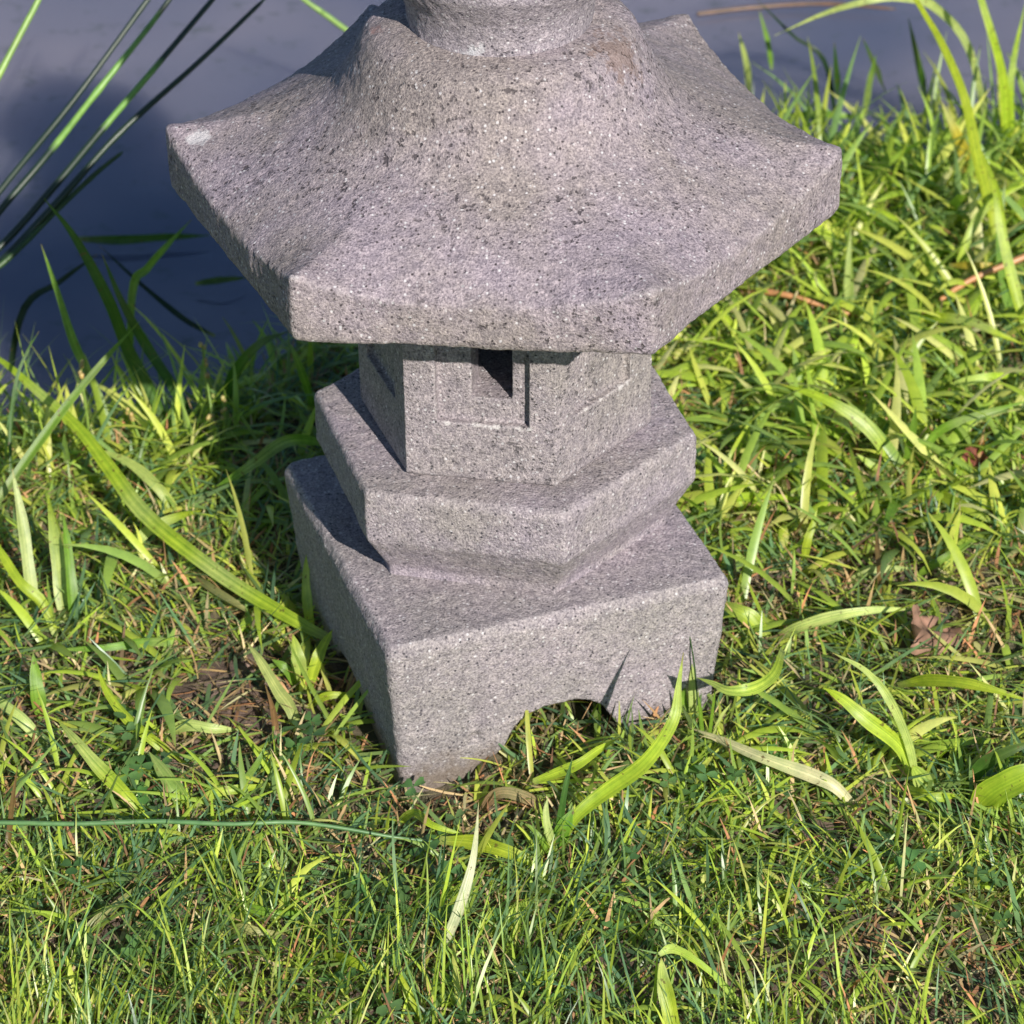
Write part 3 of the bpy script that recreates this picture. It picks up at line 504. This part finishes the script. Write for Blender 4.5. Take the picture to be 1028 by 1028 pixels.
def blade_mesh(name, pts, width, color, up=None):
    n = max(10, 4 * len(pts)); C = spline(pts, n)
    V, F, K, UVs = [], [], [], []
    base = vary(COL[color], .12); tw0 = rnd.uniform(-.35, .35); tw1 = rnd.uniform(-.5, .5); ph = rnd.uniform(0, 9)
    L_ = sum((C[i + 1] - C[i]).length for i in range(n)); acc = 0; kink = rnd.uniform(.5, .8)
    for i in range(n + 1):
        T = (C[min(i + 1, n)] - C[max(i - 1, 0)]).normalized()
        if i: acc += (C[i] - C[i - 1]).length
        t = i / n
        side = T.cross(Vector((.1, -.75, .66)))
        if side.length < .15: side = T.cross(Vector((0, 0, 1)))
        side.normalize(); nor = side.cross(T).normalized()
        an = tw0 + (tw1 - tw0) * t + .12 * math.sin(5 * t + ph); s2 = side * math.cos(an) + nor * math.sin(an); n2 = nor * math.cos(an) - side * math.sin(an)
        wv = width * (.55 + .45 * smooth01(t / .25)) * (max(0., 1 - ((t - .35) / .65) ** 2.2) if t > .35 else 1.)
        wv *= 1 + .06 * math.sin(17 * t + ph); wv = max(wv, .0003)
        fold = .26 * (1 - .5 * t)
        for j, q in enumerate((-1, -.5, 0, .5, 1)):
            dip = -fold * wv * .5 * (1 - abs(q)) + .03 * wv * math.sin(11 * t + 3 * q + ph)
            V.append(C[i] + s2 * (q * wv * .5) + n2 * dip); UVs.append(((q + 1) * .5 + ph, acc / .1))
            k = 1 + .16 * noise.noise((acc * 70, q + ph, 1)); cc = [v * k for v in base]
            if q == 0: cc = [v * 1.18 for v in cc]
            tip = smooth01((t - .93) / .06) * (.8 if ph > 3 else .2); br = (.30, .19, .07)
            root = smooth01((.12 - t) / .12) * .6; pr = (.42, .44, .22)
            pf = smooth01(noise.noise((acc * 22 + ph * 5, ph, 2)) * 2.2 - .1) * .55; pq = (.55, .62, .27)
            cc = [cc[m_] * (1 - pf) + pq[m_] * (max(base) / .51) * pf for m_ in range(3)]
            cc = [cc[m_] * (1 - tip) + br[m_] * tip for m_ in range(3)]
            cc = [cc[m_] * (1 - root) + pr[m_] * root for m_ in range(3)]
            K.append((*cc, 1))
        if i:
            b0 = (i - 1) * 5
            for j in range(4): F.append((b0 + j, b0 + j + 1, b0 + j + 6, b0 + j + 5))
    me = mesh_from(name, V, F); with_color(me, K, UVs); me.materials.append(M_blade if color not in ('brown', 'pinkbrown', 'tanwhite', 'white') else M_blade)
    return me
def stem_mesh(name, pts, width, color):
    n = 6 * len(pts); C = spline(pts, n); V, F, K = [], [], []; ns_ = 8
    base = COL.get(color, COL['r_dk'])
    for i in range(n + 1):
        T = (C[min(i + 1, n)] - C[max(i - 1, 0)]).normalized(); t = i / n
        s1 = T.cross(Vector((0, -.7, .7))).normalized(); s2 = s1.cross(T)
        r = width * .5 * (1 - .45 * t ** 3) * (1 + .10 * noise.noise((t * 14, width * 900, 3)))
        if i and i % 17 == 0 and width > .002: r *= 1.16      # nodes
        if i == n: r *= .35
        s = t * (len(pts) - 1)
        c = base
        if color in ('r_mixa', 'r_mixb'):
            lo_, hi_ = (4.1, 6.1) if color == 'r_mixa' else (5.1, 6.15)
            f = 1. if lo_ < s < hi_ else 0.; c = [a * (1 - f) + b_ * f for a, b_ in zip(COL['r_dk'], (.17, .33, .07))]
        for k in range(ns_):
            an = 2 * math.pi * k / ns_; V.append(C[i] + s1 * r * math.cos(an) + s2 * r * math.sin(an)); K.append((*vary(c, .1), 1))
        if i:
            for k in range(ns_):
                a_, b_ = (i - 1) * ns_ + k, (i - 1) * ns_ + (k + 1) % ns_; F.append((a_, b_, b_ + ns_, a_ + ns_))
    F.append(tuple(range(n * ns_, (n + 1) * ns_)))
    if color == 'r_bud':     # small seed capsules along the tip
        for q in range(5):
            c0 = C[n - int(q * 1.5)] + Vector((rnd.uniform(-.0016, .0016), rnd.uniform(-.001, .001), rnd.uniform(-.001, .001)))
            bm = bmesh.new(); bmesh.ops.create_icosphere(bm, subdivisions=1, radius=rnd.uniform(.0011, .0018)); o0 = len(V)
            for v in bm.verts: V.append(c0 + Vector((v.co.x, v.co.y, v.co.z * 1.5))); K.append((*vary((.42, .33, .12), .3), 1))
            for f in bm.faces: F.append(tuple(v.index + o0 for v in f.verts))
            bm.free()
    me = mesh_from(name, V, F); with_color(me, K); me.materials.append(M_stem)
    return me
def snap(P, rush=False):
    P = [Vector(p) / 1000 for p in P]
    if rush:
        d = P[0] - P[1]
        if P[0].z > -.035:
            k = (P[0].z + .05) / max(-d.z, .008); P.insert(0, P[0] + d * min(k, 14))
        return P
    if -.001 < P[0].z < .0065:
        gz = ground_z(P[0].x, P[0].y)
        P[0] = Vector((P[0].x, P[0].y, gz - .002))
    return P
DRY = ('brown', 'tan', 'orange', 'white', 'tanwhite', 'pinkbrown')
for name, label, cat, group, leaves in PLANTS:
    items = []
    for colr, wd, pts in leaves:
        P = snap(pts, name == 'rush'); fn = stem_mesh if colr.startswith('r_') else blade_mesh
        items.append((P, fn(name, P, wd / 1000, colr)))
    if len(items) == 1:
        o = link(bpy.data.objects.new(name, items[0][1]))
    else:
        o = link(bpy.data.objects.new(name, None)); o.location = items[0][0][0]
        for P, me in items:
            me.transform(Matrix.Translation(-Vector(o.location))); me.name = 'stalk' if name == 'weed' else 'leaf'
            link(bpy.data.objects.new(me.name, me), o)
    tag(o, label, cat, group)

# fallen brown leaf
def fallen(loc, size, rot, label, color):
    nu, nv = 26, 16; V, F, K = [], [], []
    for i in range(nu + 1):
        t = i / nu; wv = math.sin(math.pi * t ** .8) ** .8 * .34 * (1 + .12 * math.sin(31 * t))
        for j in range(nv + 1):
            q = j / nv * 2 - 1; x = (t - .5) * size; y = q * wv * size
            z = .22 * size * abs(q) ** 1.5 * math.sin(3 * t + q) + .17 * size * noise.noise((x * 60, y * 60, loc[0] * 9)) + .05 * size * noise.noise((x * 180, y * 180, 1)) + .003
            V.append((x, y, z)); k = 1 + .5 * noise.noise((x * 120, y * 120, 4)) - (.35 if abs(q) < .08 else 0); K.append((*[c_ * k for c_ in color], 1))
    for i in range(nu):
        for j in range(nv): a_ = i * (nv + 1) + j; F.append((a_, a_ + 1, a_ + nv + 2, a_ + nv + 1))
    me = mesh_from('fallen_leaf', V, F); with_color(me, K, [(0, 0)] * len(V)); me.materials.append(M_dead)
    o = link(bpy.data.objects.new('fallen_leaf', me)); o.location = loc; o.rotation_euler = rot
    tag(o, label, 'fallen leaf'); return o
fallen((.2297, -.010, .006), .044, (.35, .25, .9), 'crumpled reddish brown dead leaf lying in the grass right of the base', (.27, .16, .12))
fallen((.2745, .158, .008), .022, (.3, .2, .1), 'small dark red dead leaf near the right edge, beyond the star shaped tuft', (.22, .07, .05))

# ---------------------------------------------------------------- grass as ground cover
def in_base(x, y, m=.003, arch=False):
    u = (x - ox) * ux[0] + (y - oy) * ux[1]; v = (x - ox) * uy[0] + (y - oy) * uy[1]
    inside = (np.abs(u) < .0885 + m) & (np.abs(v) < .089 + m)
    return inside & ~(arch & (np.abs(u) < .019))     # grass also grows in the arches under the base
def gz_arr(x, y): return np.array([ground_z(float(a), float(b)) for a, b in zip(x, y)])
shx = np.array([s[0] for s in SHORE]); shy = np.array([s[1] for s in SHORE])
def shore_arr(x): return np.interp(x, shx, shy)
BARE = [(-.165, -.083, .038), (-.15, -.065, .028), (-.115, -.05, .03), (-.0225, -.148, .034), (-.06, -.135, .030), (-.03, -.125, .02), (.19, .04, .020), (.125, .097, .018), (.135, .03, .02), (.02, -.15, .02), (.26, .02, .02), (.20, .17, .02)]
def bare(x, y):
    f = np.ones_like(x)
    for bx, by, br in BARE: f *= 1 - .93 * np.exp(-((x - bx) ** 2 + (y - by) ** 2) / (br * br))
    return f
_p = np.random.default_rng(3)
WV = [(_p.uniform(8, 60), _p.uniform(0, 6.28), _p.uniform(0, 6.28)) for _ in range(14)]
def patch(x, y, o=0.):   # smooth random field, about -1..1
    s = 0
    for k, a, p in WV: s = s + np.sin(k * (x * math.cos(a + o) + y * math.sin(a + o)) + p + o * 3) / math.sqrt(len(WV)) * 1.0
    return s
def scatter(n, x0, x1, y0, y1, edge=.015, keep=lambda x, y: np.ones_like(x), allow_arch=False):
    x = rng.uniform(x0, x1, n); y = rng.uniform(y0, y1, n)
    k = (~in_base(x, y, arch=True)) & (y < shore_arr(x) + edge) & (rng.random(n) < keep(x, y))
    return x[k], y[k]
PAL = np.array([(.10, .20, .11), (.17, .31, .14), (.22, .34, .11), (.31, .45, .08), (.42, .56, .06), (.60, .64, .12), (.66, .64, .33)])
DPAL = np.array([(.40, .30, .15), (.30, .18, .09), (.55, .45, .27), (.48, .22, .11), (.15, .09, .06), (.60, .56, .32)])
class Ribbons:
    def __init__(s): s.V = []; s.C = []; s.S = None
    def add(s, x, y, z, az, tilt, bend, ln, wd, colr, S=5, fold=0., tw=.8, rootcol=.55, tipcol=None):
        n = len(x)
        if n == 0: return
        pos = np.stack([x, y, z], 1); W = len(x); rows = []; cols = []
        face = az + np.pi / 2 + rng.uniform(-tw, tw, n)
        side0 = np.stack([np.cos(face), np.sin(face), rng.uniform(-.35, .35, n)], 1)
        side0 /= np.linalg.norm(side0, axis=1)[:, None]
        sb = rng.uniform(-.5, .5, n)       # sideways drift
        for i in range(S + 1):
            t = i / S
            an = np.minimum(tilt + bend * t, 2.6); a2 = az + sb * t
            d = np.stack([np.sin(an) * np.cos(a2), np.sin(an) * np.sin(a2), np.cos(an)], 1)
            if i: pos = pos + d * (ln / S)[:, None]
            wv = wd * (.7 + .3 * min(1, t / .3)) * (1 - max(0, (t - .45) / .55) ** 1.7)
            wv = np.maximum(wv, wd * .06)
            if fold:
                nrm = np.cross(side0, d); mid = pos - nrm * (wv * fold)[:, None]
                rows.append(np.stack([pos - side0 * (wv / 2)[:, None], mid, pos + side0 * (wv / 2)[:, None]], 1))
            else: rows.append(np.stack([pos - side0 * (wv / 2)[:, None], pos + side0 * (wv / 2)[:, None]], 1))
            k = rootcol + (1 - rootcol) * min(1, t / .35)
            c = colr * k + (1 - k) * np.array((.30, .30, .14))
            if tipcol is not None and t > .85: c = c * .6 + .4 * np.array(tipcol)
            cols.append(np.repeat(c[:, None, :], 3 if fold else 2, 1))
        m_ = 3 if fold else 2
        V = np.stack(rows, 1).reshape(n, -1, 3); C = np.stack(cols, 1).reshape(n, -1, 3)
        q = []
        for i in range(S):
            for j in range(m_ - 1): q.append((i * m_ + j, i * m_ + j + 1, (i + 1) * m_ + j + 1, (i + 1) * m_ + j))
        s.V.append((V, C, np.array(q)))
    def build(s, name, mat, label=None, cat=None):
        VV, CC, QQ = [], [], []; off = 0
        for V, C, q in s.V:
            n, k, _ = V.shape
            VV.append(V.reshape(-1, 3)); CC.append(C.reshape(-1, 3))
            QQ.append((q[None] + (np.arange(n) * k)[:, None, None] + off).reshape(-1, 4)); off += n * k
        VV, CC, QQ = np.concatenate(VV), np.concatenate(CC), np.concatenate(QQ)
        me = bpy.data.meshes.new(name); me.vertices.add(len(VV)); me.vertices.foreach_set('co', VV.astype(np.float32).ravel())
        me.loops.add(QQ.size); me.loops.foreach_set('vertex_index', QQ.astype(np.int32).ravel())
        me.polygons.add(len(QQ)); me.polygons.foreach_set('loop_start', np.arange(0, QQ.size, 4, dtype=np.int32))
        me.polygons.foreach_set('use_smooth', np.ones(len(QQ), dtype=bool)); me.update(calc_edges=True)
        ca = me.color_attributes.new('col', 'FLOAT_COLOR', 'POINT'); ca.data.foreach_set('color', np.concatenate([CC, np.ones((len(CC), 1))], 1).astype(np.float32).ravel())
        me.materials.append(mat); o = link(bpy.data.objects.new(name, me)); tag(o, label, cat, kind='stuff'); print(name, len(VV)); return o
def pal(n, P, lo, hi, sp=.8, x=None, y=None):
    u = rng.uniform(lo, hi, n) + rng.normal(0, sp * .3, n)
    if x is not None: u = u + .7 * patch(x, y, 1.7)
    u = np.clip(u, 0, len(P) - 1.001); i = u.astype(int); f = (u - i)[:, None]
    c = P[i] * (1 - f) + P[i + 1] * f
    return c * rng.uniform(.7, 1.4, n)[:, None]
U = rng.uniform
X0, X1 = -.43, .47
R = Ribbons()
# 1 fine upright lawn blades, longer towards the viewer
x, y = scatter(50000, X0, X1, -.42, .66, keep=lambda x, y: np.clip(.55 + .45 * patch(x, y), .05, 1) * bare(x, y) * np.where(y < -.10, .95, .5))
n = len(x); fr = np.clip((-.16 - y) / .10, 0, 1)
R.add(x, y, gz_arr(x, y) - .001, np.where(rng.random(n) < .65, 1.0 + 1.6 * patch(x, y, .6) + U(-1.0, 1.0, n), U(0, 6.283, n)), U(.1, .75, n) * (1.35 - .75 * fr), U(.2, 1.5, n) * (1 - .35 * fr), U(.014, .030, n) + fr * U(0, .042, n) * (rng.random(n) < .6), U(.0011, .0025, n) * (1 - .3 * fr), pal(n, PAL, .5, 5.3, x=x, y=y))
# 2 fine blades lying over each other
x, y = scatter(30000, X0, X1, -.42, .66, keep=lambda x, y: (.15 + .85 * bare(x, y)) * np.where(y < -.12, .4, .7)); n = len(x)
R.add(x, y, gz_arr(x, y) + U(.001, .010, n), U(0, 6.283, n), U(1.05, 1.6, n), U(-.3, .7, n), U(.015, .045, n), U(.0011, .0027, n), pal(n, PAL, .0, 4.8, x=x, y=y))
# 3 the lawn outside the frame
x, y = scatter(46000, -1.3, 1.3, -1.1, .9, keep=lambda x, y: np.where((x > X0) & (x < X1) & (y > -.42) & (y < .66), 0., 1.)); n = len(x)
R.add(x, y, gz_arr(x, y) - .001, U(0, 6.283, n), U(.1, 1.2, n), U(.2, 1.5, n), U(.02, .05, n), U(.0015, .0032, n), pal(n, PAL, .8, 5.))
R.build('grass', M_grass, 'short fine green lawn grass covering the ground round the lantern', 'grass')
# 4 dead thatch
R = Ribbons()
x, y = scatter(30000, X0, X1, -.42, .64, keep=lambda x, y: np.clip(.45 + .35 * patch(x, y, 2.) + .5 * (1 - bare(x, y)), .05, 1)); n = len(x)
R.add(x, y, gz_arr(x, y) + U(.0005, .006, n), U(0, 6.283, n), U(1.2, 1.65, n), U(-.4, .5, n), U(.006, .032, n), U(.0007, .0018, n), pal(n, DPAL, 0, 5.0), S=3)
x, y = scatter(8000, X0, X1, -.42, .6); n = len(x)
R.add(x, y, gz_arr(x, y), U(0, 6.283, n), U(.2, 1.3, n), U(0, .8, n), U(.012, .035, n), U(.001, .0022, n), pal(n, DPAL, 0, 5.0), S=4)
R.build('dead_grass', M_dead, 'brown and straw coloured dead grass bits between the green blades', 'dead grass')
# 5 coarse blades, clumped
R = Ribbons()
def clumps(nc, per, x0, x1, y0, y1, spread, lnr, wdr, tl, lo, hi, keep=lambda x, y: np.ones_like(x), edge=.01):
    cx, cy = scatter(nc, x0, x1, y0, y1, keep=keep, edge=edge); nn = len(cx)
    k = rng.poisson(per, nn) + 1; bx = np.repeat(cx, k) + rng.normal(0, spread, k.sum()); by = np.repeat(cy, k) + rng.normal(0, spread, k.sum())
    o_ = ~in_base(bx, by, .004); bx, by = bx[o_], by[o_]; n = len(bx)
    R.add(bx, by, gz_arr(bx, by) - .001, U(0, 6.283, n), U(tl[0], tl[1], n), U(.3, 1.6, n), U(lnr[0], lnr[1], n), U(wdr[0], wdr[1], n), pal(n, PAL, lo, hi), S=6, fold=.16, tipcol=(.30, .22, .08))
clumps(714, 2, X0, X1, -.12, .62, .005, (.025, .080), (.0030, .0074), (.4, 1.35), 2.0, 5.7, keep=lambda x, y: bare(x, y))        # mid lawn
clumps(561, 2, .05, X1, .08, .56, .006, (.030, .090), (.0034, .0080), (.3, 1.3), 2.3, 5.7, keep=lambda x, y: bare(x, y))        # right lawn
clumps(272, 2, X0, X1, -.42, -.10, .004, (.025, .060), (.0020, .0040), (.2, 1.0), 1.5, 5.2)                                   # front lawn
clumps(800, 2, X0, .12, -.42, -.08, .004, (.008, .018), (.0022, .0038), (.5, 1.3), .0, 2.2)                                   # small bluish leaves
clumps(500, 2, .05, X1, -.42, .2, .004, (.008, .018), (.0022, .0036), (.5, 1.3), .0, 2.2)
# bank fringe
def fringe(nn, x0, x1, back, front, lnr, wdr, lo, hi, tl=(.1, .8)):
    x = U(x0, x1, nn); y = shore_arr(x) + U(-back, front, nn); o_ = ~in_base(x, y, .004); x, y = x[o_], y[o_]; n = len(x)
    R.add(x, y, gz_arr(x, y) - .002, U(0, 6.283, n), U(tl[0], tl[1], n), U(.2, 1.3, n), U(lnr[0], lnr[1], n), U(wdr[0], wdr[1], n), pal(n, PAL, lo, hi), S=6, fold=.16, tipcol=(.3, .25, .08))
fringe(420, .10, .48, .16, .03, (.04, .095), (.003, .0060), 1.8, 5.0)
fringe(420, .10, .48, .22, .0, (.025, .06), (.002, .0045), 1.2, 4.8)
fringe(300, -.20, .10, .09, .01, (.03, .085), (.002, .0055), 1.4, 4.6)
fringe(300, -.45, -.15, .10, .0, (.025, .070), (.0015, .0055), 1.8, 5.6)
fringe(90, .15, .48, .06, .05, (.06, .125), (.0025, .0050), 1.0, 4.6, tl=(.0, .6))
fringe(130, -.45, -.16, .10, .01, (.045, .105), (.0010, .0032), 1.0, 5.2, tl=(.0, .6))
fringe(1500, -1.3, -.45, .12, .02, (.04, .12), (.003, .006), 1.5, 4.5)
fringe(1500, .48, 1.3, .15, .02, (.04, .12), (.003, .006), 1.5, 4.5)
R.build('coarse_grass', M_grass, 'coarser broad grass blades mixed through the lawn and along the bank', 'coarse grass')
# 6 clover
V, F, K = [], [], []
spots_ = [(-.1795, -.1334, .03, 14), (-.066, -.246, .035, 22), (.106, -.140, .03, 12), (-.11, -.10, .02, 10), (.21, -.24, .04, 12), (-.2, -.26, .05, 10), (.02, -.27, .06, 12), (.15, .15, .05, 10), (.30, .05, .05, 8), (-.05, -.15, .03, 8), (-.0, -.33, .04, 10), (.16, .30, .05, 14)]
for (cx, cy, sp, k) in spots_:
    for _ in range(k):
        x, y = rnd.gauss(cx, sp * .6), rnd.gauss(cy, sp * .6)
        if bool(in_base(np.array([x]), np.array([y]), .006)[0]): continue
        z0 = ground_z(x, y); h = rnd.uniform(.006, .020); sz = rnd.uniform(.0045, .0080); a = rnd.uniform(0, 6.28)
        tx, ty = rnd.uniform(-.4, .4), rnd.uniform(-.4, .4); c_ = vary((.11, .22, .07), .25)
        lx, ly = x + rnd.uniform(-.006, .006), y + rnd.uniform(-.006, .006)
        b0 = len(V)      # stalk
        for q in range(2):
            X_, Y_, Z_ = (x, y, z0 - .001) if q == 0 else (lx, ly, z0 + h)
            for s_ in range(3): V.append((X_ + .0004 * math.cos(2.1 * s_), Y_ + .0004 * math.sin(2.1 * s_), Z_)); K.append((.2, .26, .1, 1))
        for s_ in range(3): F.append((b0 + s_, b0 + (s_ + 1) % 3, b0 + 3 + (s_ + 1) % 3, b0 + 3 + s_))
        for lf in range(3):
            an = a + lf * 2.094; b0 = len(V); dx, dy = math.cos(an), math.sin(an)
            outl = [(0, 0), (.35, .30), (.75, .48), (1.0, .34), (.93, 0), (1.0, -.34), (.75, -.48), (.35, -.30)]
            for (p_, q_) in outl:
                X_, Y_ = (p_ * dx - q_ * dy) * sz, (p_ * dy + q_ * dx) * sz
                V.append((lx + X_, ly + Y_, z0 + h + X_ * tx + Y_ * ty + abs(q_) * sz * .3)); K.append((*[v * (1.25 if p_ < .5 else 1) for v in c_], 1))
            F.append((b0, b0 + 1, b0 + 2, b0 + 3, b0 + 4)); F.append((b0, b0 + 4, b0 + 5, b0 + 6, b0 + 7))
me = mesh_from('clover', V, F); with_color(me, K); me.materials.append(M_grass)
tag(link(bpy.data.objects.new('clover', me)), 'small round leaved clover growing low between the grass', 'clover', kind='stuff')
# 7 small bits of soil
V, F = [], []
for _ in range(1600):
    if rnd.random() < .75: bx, by, br = rnd.choice(BARE); x, y = rnd.gauss(bx, br), rnd.gauss(by, br)
    else: x, y = rnd.uniform(X0, X1), rnd.uniform(-.4, .5)
    if y > shore(x) - .03 or bool(in_base(np.array([x]), np.array([y]), .004)[0]): continue
    s = rnd.uniform(.0008, .0030); b0 = len(V); z0 = ground_z(x, y)
    bm = bmesh.new(); bmesh.ops.create_icosphere(bm, subdivisions=1, radius=s)
    for v in bm.verts: k = 1 + .5 * noise.noise(v.co * 700 + Vector((x * 99, y * 99, 0))); V.append((x + v.co.x * k, y + v.co.y * k, z0 + v.co.z * k * .7))
    for f in bm.faces: F.append(tuple(v.index + b0 for v in f.verts))
    bm.free()
me = mesh_from('soil_crumbs', V, F); me.materials.append(g.data.materials[0])
tag(link(bpy.data.objects.new('soil_crumbs', me)), 'crumbs of brown soil on the bare patches of the lawn', 'soil', kind='stuff')
